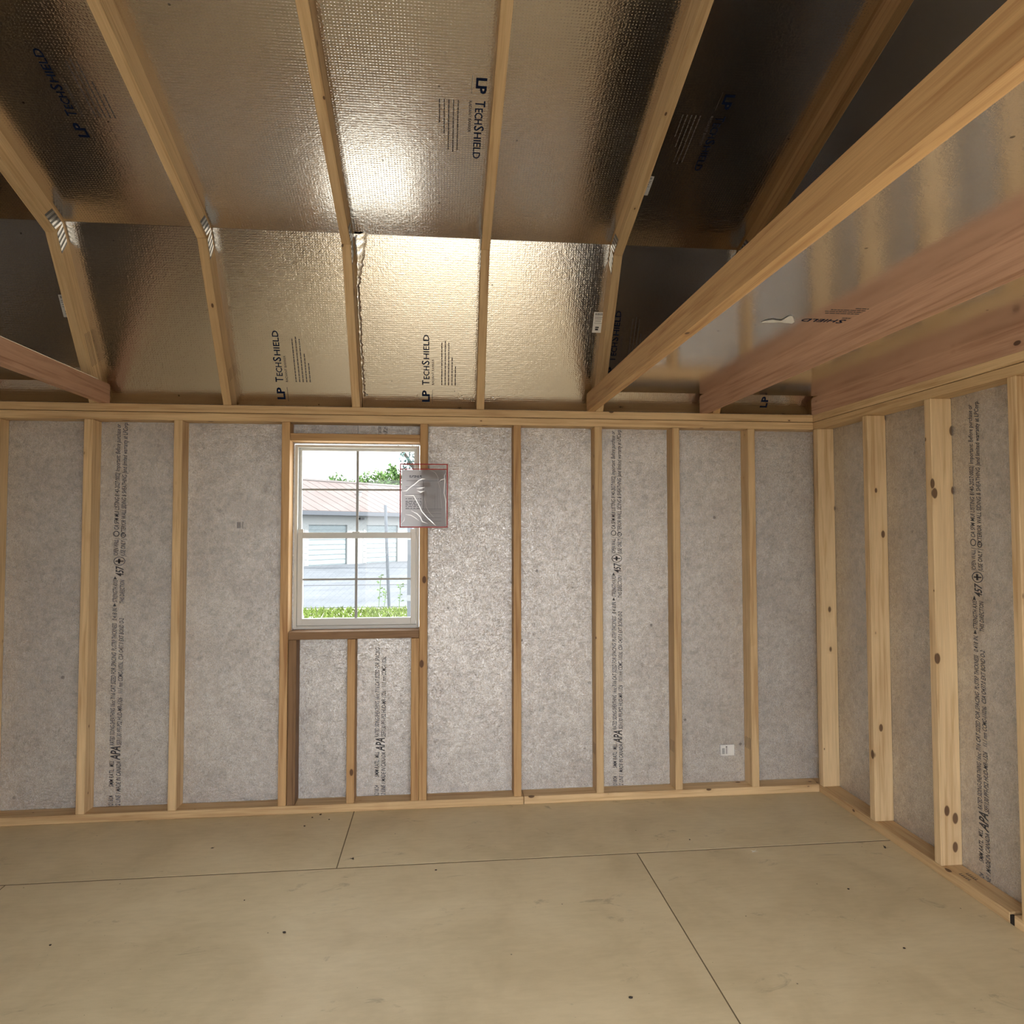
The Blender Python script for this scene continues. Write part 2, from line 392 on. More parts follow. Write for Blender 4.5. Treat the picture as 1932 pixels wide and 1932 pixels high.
# silver sheathing panels, 48 inches wide, one cut around the window
xs = [-188.5, -140.5, -92.5, -44.5, 3.5]
sm_ = MB().box(-189, -104.6, 3.96, 4.5, -2, 78).box(-80.4, 4.4, 3.96, 4.5, -2, 78).box(-104.6, -80.4, 3.96, 4.5, -2, 33.9).box(-104.6, -80.4, 3.96, 4.5, 69.8, 78)
sm_.build('light_stop_sheet', SIDING, wb, T(-92, 4, 38))  # unseen outer layer, added so no light leaks through the panel gaps
PR_FULL = wall_print()
WX0, WX1, WZ0, WZ1 = -104.6, -80.4, 33.9, 69.8
for i in range(4):
    a, b = xs[i]+.04, xs[i+1]-.04
    m = MB(); zb, zt = -.7, 77.0
    if b < WX0 or a > WX1: m.box(a, b, 3.5, 3.94, zb, zt)
    else:
        l, r = max(a, WX0), min(b, WX1)
        if l > a: m.box(a, l, 3.5, 3.94, zb, zt)
        if r < b: m.box(r, b, 3.5, 3.94, zb, zt)
        m.box(l, r, 3.5, 3.94, zb, WZ0); m.box(l, r, 3.5, 3.94, WZ1, zt)
    p = m.build('sheathing_panel', SHEATH, wb, T((a+b)/2, 3.5, 38))
    tx = {0: None, 1: -135.75, 2: -86.9, 3: -39.7}[i]
    if tx is None: continue
    P = wall_print(0, 31.9) if i == 2 else PR_FULL
    P.place('printed_text', INK, p, (tx, 3.485, 0), (0, 0, 1), (-1, 0, 0))
    if i == 2:
        q = Print(); q.text('or purchase', 71.7, 73.3, 1.15, .8, .28); q.text('at LPCorp', 71.7, 73.3, -.1, .8, .28); q.place('printed_text', INK, p, (tx, 3.485, 0), (0, 0, 1), (-1, 0, 0))

# ------------------------------------------------------------------ right wall
wr = root('wall_right', (3.5, -68, 0), kind='structure')
board('bottom_plate', wr, 0, 3.5, -46.5, 3.5, 0, 1.5); board('bottom_plate', wr, 0, 3.5, YF, -47.2, 0, 1.5)
board('lower_top_plate', wr, 0, 3.5, YF, 3.5, 73.5, 74.95); board('upper_top_plate', wr, 0, 3.5, YF, 3.5, 75.05, 76.5)
SY = [-1.49, -17.92, -33.92, -49.92, -65.92, -81.92, -97.92, -113.92, -129.92]
for y in SY: board('stud', wr, 0, 3.5, y, y+1.48, 1.52, 73.48, PINEL)
ys = [-140.5, -92.5+6.9, -44.5+12.9, 3.5]
ys = [-140.5, -81.9, -33.2, 3.5]
for i in range(3):
    p = sheet('sheathing_panel', wr, 3.5, 3.94, ys[i]+.04, ys[i+1]-.04, -.7, 77)
    if i < 2: PR_FULL.place('printed_text', INK, p, (3.485, (-39.2 if i == 1 else -87.9), -1.3), (0, 0, 1), (0, 1, 0))
m = MB()                      # ink grid on the bottom plate beside the third stud
for r_ in range(2):
    for k in range(5):
        y = -36.4-k*.42; x = .9+r_*1.1
        m.box(x, x+.55, y, y+.14, 1.502, 1.506); m.box(x, x+.1, y-.3, y+.1, 1.502, 1.506)
m.build('ink_stamp', INK, wr, T(1.5, -37, 1.5))
MB().box(.05, .55, -47.2, -46.5, .05, 1.2).build('plate_gap', plain('dark_knot', (.015, .01, .008, 1), .8), wr, T(0, -46.9, .5))

# ------------------------------------------------------------------ left wall and front wall (out of the frame, they shade and reflect)
wl = root('wall_left', (XL-3.5, -68, 0), kind='structure')
board('bottom_plate', wl, XL-3.5, XL, YF, 3.5, 0, 1.5); board('lower_top_plate', wl, XL-3.5, XL, YF, 3.5, 73.5, 74.95); board('upper_top_plate', wl, XL-3.5, XL, YF, 3.5, 75.05, 76.5)
for y in SY: board('stud', wl, XL-3.5, XL, y, y+1.48, 1.52, 73.48, PINE)
for i in range(3): sheet('sheathing_panel', wl, XL-3.94, XL-3.5, ys[i]+.04, ys[i+1]-.04, -.7, 77)
DX0, DX1, DZ = -106.0, -36.0, 73.4
wf = root('wall_front', (-92, YF-3.5, 0), kind='structure')
board('bottom_plate', wf, XL, DX0, YF-3.5, YF, 0, 1.5); board('bottom_plate', wf, DX1, XR, YF-3.5, YF, 0, 1.5)
board('lower_top_plate', wf, XL, XR, YF-3.5, YF, 73.5, 74.95); board('upper_top_plate', wf, XL, XR, YF-3.5, YF, 75.05, 76.5)
for x in (-173.8, -158, -142, -126, -107.6, -35.9, -30, -14.1): board('stud', wf, x, x+1.5, YF-3.5, YF, 1.52, 73.48, PINE)
for a, b, z0, z1 in ((-188.46, -140.5, -.7, 77), (-140.4, DX0, -.7, 77), (DX1, 3.46, -.7, 77), (DX0+.05, DX1-.05, DZ, 77)):
    sheet('sheathing_panel', wf, a, b, YF-3.94, YF-3.5, z0, z1)
# the two door leaves stand open against the outside of the front wall
for k, (hx, sg) in enumerate(((DX0, -1), (DX1, 1))):
    d = root('door_%d' % (k+1), (hx, YF-4.5, 0), kind='structure')
    x0, x1 = sorted((hx+sg*.6, hx+sg*37.6)); y1 = YF-4.2
    sheet('door_panel', d, x0, x1, y1-1.0, y1, .3, 73, SIDING)
    for z in (.3, 36, 70.5): sheet('door_rail', d, x0, x1, y1-1.6, y1-1.01, z, z+2.5, VINYL)
    for x in (x0, x1-2.5): sheet('door_stile', d, x, x+2.5, y1-1.65, y1-1.02, .3, 73, VINYL)

# ------------------------------------------------------------------ roof: rafters and foil-faced sheathing
ce = root('ceiling', (-92, RY, RZ), kind='structure')
def ft(p, front): return (2*RY-p[0], p[1]) if front else p
lp0 = (3.2, H+.02)
low_poly = [(0.0, H+.02), (KY, KZ), K2, (3.5*n1[0]-.0, P1[1]), (3.3, H+.02)]
up_poly = [(KY, KZ), (RY, RZ), (RY, RZ2), K2]
RX = [-187.2, -163.5, -140.2, -116.3, -92.5, -68.6, -44.85, -20.7, 2.6]
rmat = [PINE, PINE, PINE, PINE, PINE, PINE, PINE, PINEO, PINEO]
def truss_plate(parent, x, sg, front):
    L = 3.6; wv = 2.5; m = MB(); ms = MB()
    for (ua, na, o) in ((-U1, -N1, 1), (U2, -N2, 1)):
        for k in range(8):
            for mm, w0, w1, th in ((m, .0, .62, .05),):
                s0 = .02+k*.4; s1 = s0+.4
                quad = []
                for s, vv in ((s0+.35, .45), (s1+.35, .45), (s1, .45+wv), (s0, .45+wv)):
                    bis = Vector((0, K2[0]-KY, K2[1]-KZ))/3.63
                    q = Vector((0, KY, KZ))+bis*vv*1.03+ua*s
                    q = Vector((0, *ft((q.y, q.z), front)))
                    quad.append(q)
                xo = x+sg*(.045 if k % 2 else .10)
                (m if k % 2 == 0 else ms).add([(x+sg*.005, q.y, q.z) for q in quad]+[(xo, q.y, q.z) for q in quad],
                      [(0, 1, 2, 3), (4, 5, 6, 7), (0, 1, 5, 4), (1, 2, 6, 5), (2, 3, 7, 6), (3, 0, 4, 7)])
    pl = m.build('truss_plate', GALV, parent, T(x, ft((KY, KZ), front)[0], KZ))
    ms.build('plate_slots', GALVD, parent, T(x, ft((KY, KZ), front)[0], KZ))
for i, x in enumerate(RX):
    for front in (False, True):
        lp = [ft(p, front) for p in low_poly]; upq = [ft(p, front) for p in up_poly]
        r_ = yz_board('lower_rafter', ce, lp, x-.75, x+.75, ft((0, H), front), ft((KY, KZ), front), rmat[i], .06)
        yz_board('upper_rafter', ce, upq, x-.75, x+.75, ft((KY, KZ), front), (RY, RZ), rmat[i], .06)
        for sg in (-1, 1):
            if -188 < x+sg < 3 : truss_plate(r_, x+sg*.75, sg, front)
        if not front and i in (2, 3):
            m = MB(); xx = x+.762
            for k in range(4):
                a = Vector((0, *P1))+U1*(12.5 if i == 2 else 6.5)-N1*(-.5-.55*k); bb = a-U1*(6.0 if i == 2 else 2.2)-N1*(-.15)
                m.add([(xx, a.y, a.z), (xx, a.y+.14, a.z), (xx, bb.y+.14, bb.z), (xx, bb.y, bb.z)], [(0, 1, 2, 3)])
            m.build('ink_stripes', GREYINK, r_, T(xx, 0, 85))
def slope_sheet(name, x0, x1, O, U, N, s0, s1, front, mat):
    """0.5 inch panel lying on a roof slope, local x along X and y up the slope, foil side facing in"""
    q = []
    for x in (x0, x1):
        for s in (s0, s1):
            for t in (0, -.47):
                p = Vector((0, O[0], O[1]))+U*s+N*t
                y, z = ft((p.y, p.z), front); q.append((x, y, z))
    f = [(0, 1, 3, 2), (4, 6, 7, 5), (0, 4, 5, 1), (2, 3, 7, 6), (0, 2, 6, 4), (1, 5, 7, 3)]
    uu = Vector((0, U.y*(-1 if front else 1), U.z)); ex = Vector((1, 0, 0)); nn = ex.cross(uu)
    R = Matrix((ex, uu, nn)).transposed().to_4x4()
    c = [sum(v[k] for v in q)/8 for k in range(3)]
    return MB().add(q, f).build(name, mat, ce, T(*c) @ R)
Llow = (Vector(K2)-Vector(P1)).length; Lup = math.hypot(K2[0]-RY, RZ2-K2[1])
low_p, up_p = [], []
for a, b in ((-188.45, -92.55), (-92.45, 3.45)):
    low_p.append(slope_sheet('roof_panel', a, b, P1, U1, N1, -1.6, Llow-.04, False, FOILL))
    slope_sheet('roof_panel', a, b, P1, U1, N1, -1.6, Llow-.04, True, FOILL)
for a, b in ((-188.45, -140.25), (-140.15, -44.9), (-44.8, 3.45)):
    up_p.append(slope_sheet('roof_panel', a, b, K2, U2, N2, -.5, 47.9, False, FOIL))
    slope_sheet('roof_panel', a, b, K2, U2, N2, 48.0, Lup, False, FOIL)
    slope_sheet('roof_panel', a, b, K2, U2, N2, -.5, 47.9, True, FOIL); slope_sheet('roof_panel', a, b, K2, U2, N2, 48.0, Lup, True, FOIL)
# gable ends
for xg, nm in ((3.5, wr), (XL-3.94, wl)):
    pts = [(3.5, 77), (P1[0], P1[1]), K2, (RY, RZ2), ft(K2, True), ft(P1, True), ft((3.5, 77), True)]
    n = len(pts)
    MB().add([(xg, y, z) for y, z in pts]+[(xg+.44, y, z) for y, z in pts],
             [tuple(range(n)), tuple(range(2*n-1, n-1, -1))]+[(i, (i+1) % n, n+(i+1) % n, n+i) for i in range(n)]).build('gable_panel', SHEATH, nm, T(xg, RY, 95))
# roof prints
X = Vector((1, 0, 0))
def lowpt(x, s, off=.02): p = Vector((0, *P1))+U1*s+N1*off; return (x, p.y, p.z)
def uppt(x, s, off=.02): p = Vector((0, *K2))+U2*s+N2*off; return (x, p.y, p.z)
for x, s, pn in ((-106.4, 0, 0), (-78.55, 0, 1), (-42.0, 5.6, 1), (-134.5, 3, 0)):
    if x < -120: continue
    shield_print(low_p[pn], lowpt(x, s), U1, -X)
for ch, c0, c1 in (('L', .05, 1.05), ('P', 1.3, 2.45)):
    P = Print(); P.text(ch, c0, c1, 0, 1.38, 0, .035); P.place('printed_letter', NAVY, low_p[1], lowpt(-8.6, .1), U1, -X)
shield_print(up_p[1], uppt(-71.5, 30.8), -U2, X)
shield_print(up_p[2], uppt(-36.2, 30.8), -U2, X)
shield_print(up_p[1], uppt(-127.4, 17.3), U2, -X)
# loose crumpled foil along the panel edge beside a rafter
rnd = random.Random(5)
m = MB(); NS, NW = 90, 7; vv = []
for i in range(NS+1):
    s = 1.0+(Llow-1.6)*i/NS; topk = max(0, (s-22)/8.0)
    wd = .55+.35*rnd.random()+topk*2.0
    for j in range(NW):
        f_ = j/(NW-1); lift = (.12+.55*math.sin(f_*math.pi)*(.5+.5*rnd.random()))*(1-.6*f_)+.22*topk*math.sin(j*2.1+s*.4)*(1-f_)
        q = Vector(lowpt(-91.72+wd*f_+.06*rnd.uniform(-1, 1), s+topk*f_*1.2, max(.03, lift))); vv.append(tuple(q))
m.add(vv, [(i*NW+j, i*NW+j+1, (i+1)*NW+j+1, (i+1)*NW+j) for i in range(NS) for j in range(NW-1)])
m.build('loose_foil_edge', FOILW, low_p[1], T(-91, -6, 90), 0, True)
m = MB()                      # torn foil flecks low on the slope and a tear at the knuckle
for x, s in ((-72.5, 1.3), (-65.4, 1.45), (-90.9, 1.2), (-80.4, 1.1)):
    for k in range(7):
        a = Vector(lowpt(x+rnd.uniform(-.8, .8), s+rnd.uniform(-.5, .5), rnd.uniform(.05, .3))); h = .35
        m.add([tuple(a+Vector((rnd.uniform(-h, h), rnd.uniform(-.1, .1), rnd.uniform(-h, h)))) for _ in range(3)], [(0, 1, 2)])
m.build('torn_foil', FOILW, low_p[1], T(-75, 2, 79))

# ------------------------------------------------------------------ storage lofts
def loft(x_edge, xs_j, x0, x1, label, mats, sg):
    r_ = root('storage_loft', ((x0+x1)/2, RY, H), label, 'loft', None)
    for x, mt in zip(xs_j, mats):
        poly = [(.6, H+.03), (.6, 79.6), (.3, 80.0), (2*RY-.3, 80.0), (2*RY-.6, 79.6), (2*RY-.6, H+.03)]
        yz_board('joist', r_, poly, x, x+1.5, (0, 78), (2*RY, 78), mt, .07)
    for a, b in ((2*RY+2.2, -98.55), (-98.45, -2.2)):
        MB().box(x0, x1, a, b, 80.02, 80.48).build('deck_panel', FOILD, r_, T((x0+x1)/2, (a+b)/2, 80.02))
    return r_
lr = loft(-47.3, (-47.3, -23.9, .05), -46.6, 3.4, 'foil-bottomed storage loft on wooden joists at the right end', (PINEO, REDP, REDP), 1)
ll = loft(-139.1, (-139.15, -162.0, -184.9), -188.4, -138.4, 'dark storage loft with reddish edge joist at the left end', (REDP, REDP, REDP), -1)
dp = [c for c in lr.children if c.name.startswith('deck_panel')][1]
shield_print(dp, (-16.4, -50.4, 80.0), (-1, 0, 0), (0, 1, 0))

# ------------------------------------------------------------------ window
wn = root('window_1', (-92.5, 4.2, 33.7), kind='structure')
def frame_part(nm, parent, x0, x1, z0, z1, y0, y1, wl_, wr_, wb_, wt_, mat=VINYL):
    m = MB().box(x0, x0+wl_, y0, y1, z0, z1).box(x1-wr_, x1, y0, y1, z0, z1).box(x0+wl_, x1-wr_, y0, y1, z0, z0+wb_).box(x0+wl_, x1-wr_, y0, y1, z1-wt_, z1)
    return m.build(nm, mat, parent, T((x0+x1)/2, y0, z0), .04)
frame_part('window_frame', wn, -104.5, -80.5, 33.75, 69.6, 3.3, 5.8, .55, .55, .6, .55)
us = frame_part('upper_sash', wn, -103.9, -81.1, 51.4, 69.05, 4.6, 5.3, .5, .5, .9, .5)
ls = frame_part('lower_sash', wn, -103.9, -81.1, 34.4, 52.45, 3.5, 4.5, 1.0, 1.0, 1.35, 1.15)
for sh, y, za, zb, zm in ((us, 4.95, 52.3, 68.6, 60.9), (ls, 3.95, 35.7, 51.3, 43.3)):
    xa, xb = (-103.4, -81.6) if sh is us else (-102.9, -82.1)
    MB().box(-92.95, -92.45, y-.12, y+.12, za, zb).build('muntin', MUNT, sh, T(-92.7, y, zm), .03)
    MB().box(xa, -92.97, y-.12, y+.12, zm-.19, zm+.19).build('muntin', MUNT, sh, T(-98, y, zm), .03)
    MB().box(-92.43, xb, y-.12, y+.12, zm-.19, zm+.19).build('muntin', MUNT, sh, T(-87, y, zm), .03)
    for (pa, pb) in ((xa, -92.7), (-92.7, xb)):
        for (qa, qb) in ((za, zm), (zm, zb)):
            MB().add([(pa, y+.2, qa), (pb, y+.2, qa), (pb, y+.2, qb), (pa, y+.2, qb)], [(0, 1, 2, 3)]).build('pane', GLASS, sh, T((pa+pb)/2, y+.2, (qa+qb)/2))
for x in (-103.8, -82.2): MB().box(x, x+1.0, 3.35, 4.0, 52.4, 53.1).build('tilt_latch', VINYL, ls, T(x, 2, 52.6), .05)
MB().box(-93.4, -92, 3.0, 3.5, 52.2, 52.6).build('sash_lock', VINYL, ls, T(-92.7, 2, 52), .05)

# ------------------------------------------------------------------ document pouch hung on the stud by the window
RED = plain('red_vinyl_edge', col(165, 28, 20), .45)
def clearm():
    t = NT('clear_vinyl'); v, _, _ = t.coords()
    tr = t.n('ShaderNodeBsdfTransparent'); tr.inputs[0].default_value = (.95, .95, .95, 1)
    gl = t.n('ShaderNodeBsdfGlossy'); gl.inputs['Roughness'].default_value = .05
    mx = t.n('ShaderNodeMixShader'); mx.inputs[0].default_value = .01; t.l(tr.outputs[0], mx.inputs[1]); t.l(gl.outputs[0], mx.inputs[2])
    t.l(mx.outputs[0], t.out.inputs[0]); return t.m
def paperm():
    t = NT('printed_sheet'); df = t.n('ShaderNodeBsdfDiffuse'); df.inputs[0].default_value = (.36, .34, .35, 1)
    tl = t.n('ShaderNodeBsdfTranslucent'); tl.inputs[0].default_value = (.50, .48, .50, 1)
    mx = t.n('ShaderNodeMixShader'); mx.inputs[0].default_value = .25; t.l(df.outputs[0], mx.inputs[1]); t.l(tl.outputs[0], mx.inputs[2]); t.l(mx.outputs[0], t.out.inputs[0]); return t.m
dpc = root('document_pouch', (-79.5, -.3, 53.3), 'clear plastic document pouch with red edging beside the window', 'document pouch')
px0, px1, pz0, pz1 = -84.1, -74.9, 53.35, 65.7
def px(u): return px0+(px1-px0)*u
def bowY(x, z): return -.32-.12*math.sin((x-px0)*.9)*math.sin((z-pz0)*.5)
m = MB()
for x0, x1, z0, z1 in ((px0, px0+.24, pz0, pz1), (px1-.24, px1, pz0, pz1), (px0+.2, px1-.2, pz0, pz0+.24), (px0+.2, px1-.2, pz1-.2, pz1), (px0+.2, px1-.2, pz1-1.15, pz1-.97)):
    m.box(x0, x1, -.38, -.2, z0, z1)
m.build('red_border', RED, dpc, T(-79.5, -.3, 59), .03)
def sheetgrid(x0, x1, z0, z1, yo, nx, nz, amp, seed):
    r = random.Random(seed); ph = [r.uniform(0, 6) for _ in range(6)]; v = []; f = []
    for j in range(nz+1):
        for i in range(nx+1):
            x = x0+(x1-x0)*i/nx; z = z0+(z1-z0)*j/nz
            e = min(1, 4*min(i/nx, 1-i/nx, j/nz, 1-j/nz))
            y = yo+e*amp*(math.sin(x*1.1+z*.8+ph[0])+.6*math.sin(x*2.3-z*1.4+ph[1])+.4*math.sin(z*3.1+x*.7+ph[2]))*.4
            v.append((x, y, z))
    for j in range(nz):
        for i in range(nx): k = j*(nx+1)+i; f.append((k, k+1, k+nx+2, k+nx+1))
    return v, f
sh = MB().add(*sheetgrid(px0+.35, px1-.35, pz0+.25, pz1-1.2, -.26, 8, 10, .0, 1)).build('paper_sheet', paperm(), dpc, T(-79.5, -.26, 58))
P = Print()
def hl(u0, u1, v, t=.07): P.rect(px(u0), px(u1), v-t/2, v+t/2)
def vl(u, v0, v1, t=.07): P.rect(px(u)-t/2, px(u)+t/2, v0, v1)
zz = lambda v: pz1-(v-190)/(1740-190)*(pz1-pz0)
hl(.14, .88, zz(605)); hl(.12, .48, zz(750), .05); hl(.12, .45, zz(935), .05); vl(.49, zz(1290), zz(605)); hl(.12, .88, zz(1290), .05)
vl(.73, zz(1290), zz(900), .03); vl(.78, zz(1290), zz(660), .03)
for v in (1330, 1400, 1500, 1580): hl(.5, .86, zz(v), .04)
rn = random.Random(8)
for v in (480, 500, 520, 1040, 1100, 1130, 1160, 1190, 1225, 1270):
    s = .2 if v < 900 else .12
    while s < .44: e = s+rn.uniform(.02, .09); hl(s, min(e, .45), zz(v), .12); s = e+.02
P.place('form_lines', plain('form_ink', (.06, .055, .07, 1), .7), sh, (0, -.275, 0), (1, 0, 0), (0, 0, 1))
CLEAR = clearm()
MB().add(*sheetgrid(px0+.1, px1-.1, pz0+.1, pz1-1.05, -.40, 36, 46, .05, 4)).build('clear_front', CLEAR, dpc, T(-79.5, -.4, 58), 0, True)
MB().add(*sheetgrid(px0+.1, px1-.1, pz1-1.05, pz1-.05, -.3, 20, 4, .03, 6)).build('clear_flap', CLEAR, dpc, T(-79.5, -.3, 65), 0, True)
WHITEF = plain('vinyl_glint', (.96, .96, .97, 1), .38, 1.0)  # mirror-bright ribbons stand in for the highlights along the vinyl folds
pu = lambda u, v: (px0+(u-190)/(1340-190)*(px1-px0), pz1-(v-190)/(1740-190)*(pz1-pz0))
for pts, wd in (([(240, 860), (350, 850), (430, 770), (540, 690), (640, 600), (720, 560), (800, 560)], .16), ([(300, 965), (520, 965), (570, 1050), (650, 1200), (720, 1350), (850, 1500), (960, 1600), (1050, 1690)], .17),
                ([(460, 1330), (600, 1400), (680, 1480), (730, 1590), (860, 1640)], .16), ([(330, 1420), (460, 1440), (560, 1500), (650, 1570)], .12), ([(1120, 630), (1180, 580), (1270, 550)], .13),
                ([(930, 350), (1040, 410), (1105, 520), (1110, 650), (1160, 800), (1170, 1000), (1200, 1300)], .05), ([(800, 880), (790, 1050), (820, 1240), (900, 1380), (1010, 1490)], .05),
                ([(1290, 400), (1255, 480), (1265, 600), (1250, 900), (1290, 1100), (1285, 1650)], .12), ([(590, 790), (700, 780), (790, 760)], .2), ([(600, 850), (690, 880), (780, 850)], .22), ([(225, 1650), (300, 1560), (315, 1480)], .08)):
    m = MB(); q = [pu(*a) for a in pts]; n = len(q); vv = []
    for i in range(n):
        a, b = q[max(0, i-1)], q[min(n-1, i+1)]; dx, dz = b[0]-a[0], b[1]-a[1]; L_ = math.hypot(dx, dz) or 1; h_ = wd/2*(1 if 0 < i < n-1 else .25)
        vv += [(q[i][0]-dz/L_*h_, -.43, q[i][1]+dx/L_*h_), (q[i][0], -.442, q[i][1]), (q[i][0]+dz/L_*h_, -.43, q[i][1]-dx/L_*h_)]
    m.add(vv, [(3*i+k, 3*i+k+1, 3*i+k+4, 3*i+k+3) for i in range(n-1) for k in (0, 1)]).build('crease_glint', WHITEF, dpc, T(q[0][0], -.45, q[0][1]))

# ------------------------------------------------------------------ stickers
def sticker(label, o, sd, td, w_, h_, marks, group=None):
    sd, td = Vector(sd), Vector(td); nn = sd.cross(td).normalized(); o = Vector(o)
    r_ = root('barcode_sticker', o, label, 'sticker', group)
    q = [o+sd*a+td*b+nn*c for c in (.01, .03) for a, b in ((0, 0), (w_, 0), (w_, h_), (0, h_))]
    MB().add([tuple(v) for v in q], [(0, 3, 2, 1), (4, 5, 6, 7), (0, 1, 5, 4), (1, 2, 6, 5), (2, 3, 7, 6), (3, 0, 4, 7)]).build('label_paper', PAPER, r_, T(*o))
    P = Print()
    for a, b, c, d in marks: P.rect(a, b, c, d)
    P.place('printed_marks', INK, r_, tuple(o+nn*.045), sd, td)
bars = lambda s0, s1, t0, t1, k, sd: [(s0+(s1-s0)*i/k, s0+(s1-s0)*(i+random.Random(sd+i).uniform(.3, .7))/k, t0, t1) for i in range(k)]
tagm = bars(.2, 1.7, 3.3, 3.75, 12, 1)+[(.2, 1.7, 2.9, 2.98), (.2, 1.6, 2.6, 2.68), (.3, 1.5, 2.2, 2.28), (.5, 1.2, .9, 1.15), (.5, 1.1, .45, .8), (.2, 1.7, 1.8, 1.86)]
sticker('white barcode sticker on ceiling foil left of the rafter above the loft beam', lowpt(-47.3, 14.8, .04), X, U1, 1.9, 3.9, tagm)
sticker('white sticker mostly hidden beside the right-hand rafter high on the ceiling', uppt(-44.05, 11.9, .04), X, U2, 1.9, 3.9, tagm)
sticker('white sticker on dark foil left of the leftmost rafter', lowpt(-143.3, 14.8, .04), X, U1, 1.9, 3.9, tagm)
sm = bars(.3, .9, .3, 1.5, 9, 3)+[(1.15, 1.25, .3, 1.6), (1.4, 1.45, .3, 1.6), (1.1, 1.4, 1.65, 1.85)]
sticker('small white rectangular sticker low on the silver back wall panel', (-19.2, 3.46, 6.75), (1, 0, 0), (0, 0, 1), 2.9, 2.15, sm)
sm2 = bars(0.15, .85, .3, 1.45, 9, 5)+[(1.05, 1.1, .2, 1.55), (1.2, 1.25, .2, 1.55)]
# print straight on the panel (no paper)
P = Print()
for a, b, c, d in sm2: P.rect(a, b, c, d)
P.place('stamped_marks', GREYINK, [c for c in wb.children if c.name.startswith('sheathing_panel')][1], (-115.4, 3.48, 53.0), (1, 0, 0), (0, 0, 1))
r_ = root('torn_label', (-32.5, -50, 79.9), 'torn white paper label on the foil underside of the right loft', 'label')
MB().add([(-34.7, -48.3, 79.97), (-33.2, -48.7, 79.9), (-31.9, -48.6, 79.98), (-30.4, -48.4, 79.96), (-30.5, -49.3, 79.9), (-31.9, -51.4, 79.97), (-32.4, -51.6, 79.93), (-32.5, -49.6, 79.9), (-33.9, -50.0, 79.88), (-34.6, -49.2, 79.95)],
         [(0, 1, 9), (1, 8, 9), (1, 2, 7, 8), (2, 3, 4, 7), (4, 5, 6, 7)]).build('paper_scrap', PAPER, r_, T(-32.5, -50, 79.9))

# ------------------------------------------------------------------ small litter on the floor
def litter(name, label, cat, x, y, pts_fn, mat, group=None):
    o = pts_fn(x, y).build(name, mat, None, T(x, y, 0)); tag(o, label, cat, group); return o
DIRT = plain('dark_dirt', (.03, .022, .016, 1), .8); LEAF = plain('dry_leaf', (.05, .035, .02, 1), .7)
def crumb(sz, seed):
    def f(x, y):
        r = random.Random(seed); bm = bmesh.new(); bmesh.ops.create_icosphere(bm, subdivisions=1, radius=1)
        v = [(x+p.co.x*sz*r.uniform(.6, 1.2), y+p.co.y*sz*r.uniform(.5, 1.1), max(.005, .35*sz+p.co.z*sz*.4*r.uniform(.7, 1.2))) for p in bm.verts]
        fc = [tuple(q.index for q in p.verts) for p in bm.faces]; bm.free(); return MB().add(v, fc)
    return f
def leafy(sz, seed, n=5):
    def f(x, y):
        r = random.Random(seed); m = MB()
        for k in range(n):
            a = r.uniform(0, 6.28); L = sz*r.uniform(.5, 1.2); wd = sz*.18; c, s = math.cos(a), math.sin(a); h = r.uniform(.05, .4)*sz
            m.add([(x-c*L*.3, y-s*L*.3, .01), (x+s*wd, y-c*wd, .03+h*.4), (x+c*L, y+s*L, .03+h), (x-s*wd, y+c*wd, .03)], [(0, 1, 2), (0, 2, 3)])
        return m
    return f
litter('wood_chip', 'pale splintered wood chip lying on the tan floor panel', 'wood chip', -24.9, -23.3, leafy(.75, 2, 6), plain('pale_chip', (.85, .82, .74, 1), .7))
litter('dead_leaf', 'dark shrivelled leaf on the floor by the right wall', 'leaf', -2.6, -24.3, leafy(.9, 4, 7), LEAF)
litter('dead_insect', 'small curled dead insect on the floor left of the seam', 'insect', -113.8, -12.55, leafy(.5, 5, 4), DIRT)
litter('dead_insect', 'small dark dead insect beside the floor seam joint', 'insect', -90.1, -18.9, leafy(.6, 6, 6), DIRT)
G = 'dirt crumbs on the floor under the window'
for k, (x, y, s, lb) in enumerate(((-98.3, -.9, .28, 'largest dark crumb against the bottom plate under the window'), (-99.6, -2.0, .22, 'dark crumb just left of the largest one under the window'),
        (-100.3, -5.6, .22, 'dark crumb farthest out from the wall under the window'), (-96.4, -3.2, .18, 'rightmost dark crumb under the window left of the floor seam'))):
    litter('dirt_crumb', lb, 'crumb', x, y, crumb(s, k), DIRT, G)
SP = ((-125.6, -38.2, .2, 'dark speck alone on the left part of the floor'), (-96.5, -38.5, .28, 'dark speck in the middle of the floor below the window'), (-16.4, -36, .2, 'dark speck on the right floor panel near the right wall'),
      (-54.7, -55.5, .28, 'dark speck just left of the slanting floor seam at the bottom'), (-17.8, -50.2, .22, 'dark speck near the bottom right corner of the floor'), (-76.8, -24, .22, 'dark speck just below the long floor seam'),
      (-104, -29.8, .14, 'tiny dark speck left of centre on the floor'), (-33.8, -18, .18, 'dark speck on the back floor strip right of centre'))
for k, (x, y, s, lb) in enumerate(SP):
    litter('dirt_speck', lb, 'speck', x, y, crumb(s, 40+k), DIRT, 'specks scattered over the open floor')

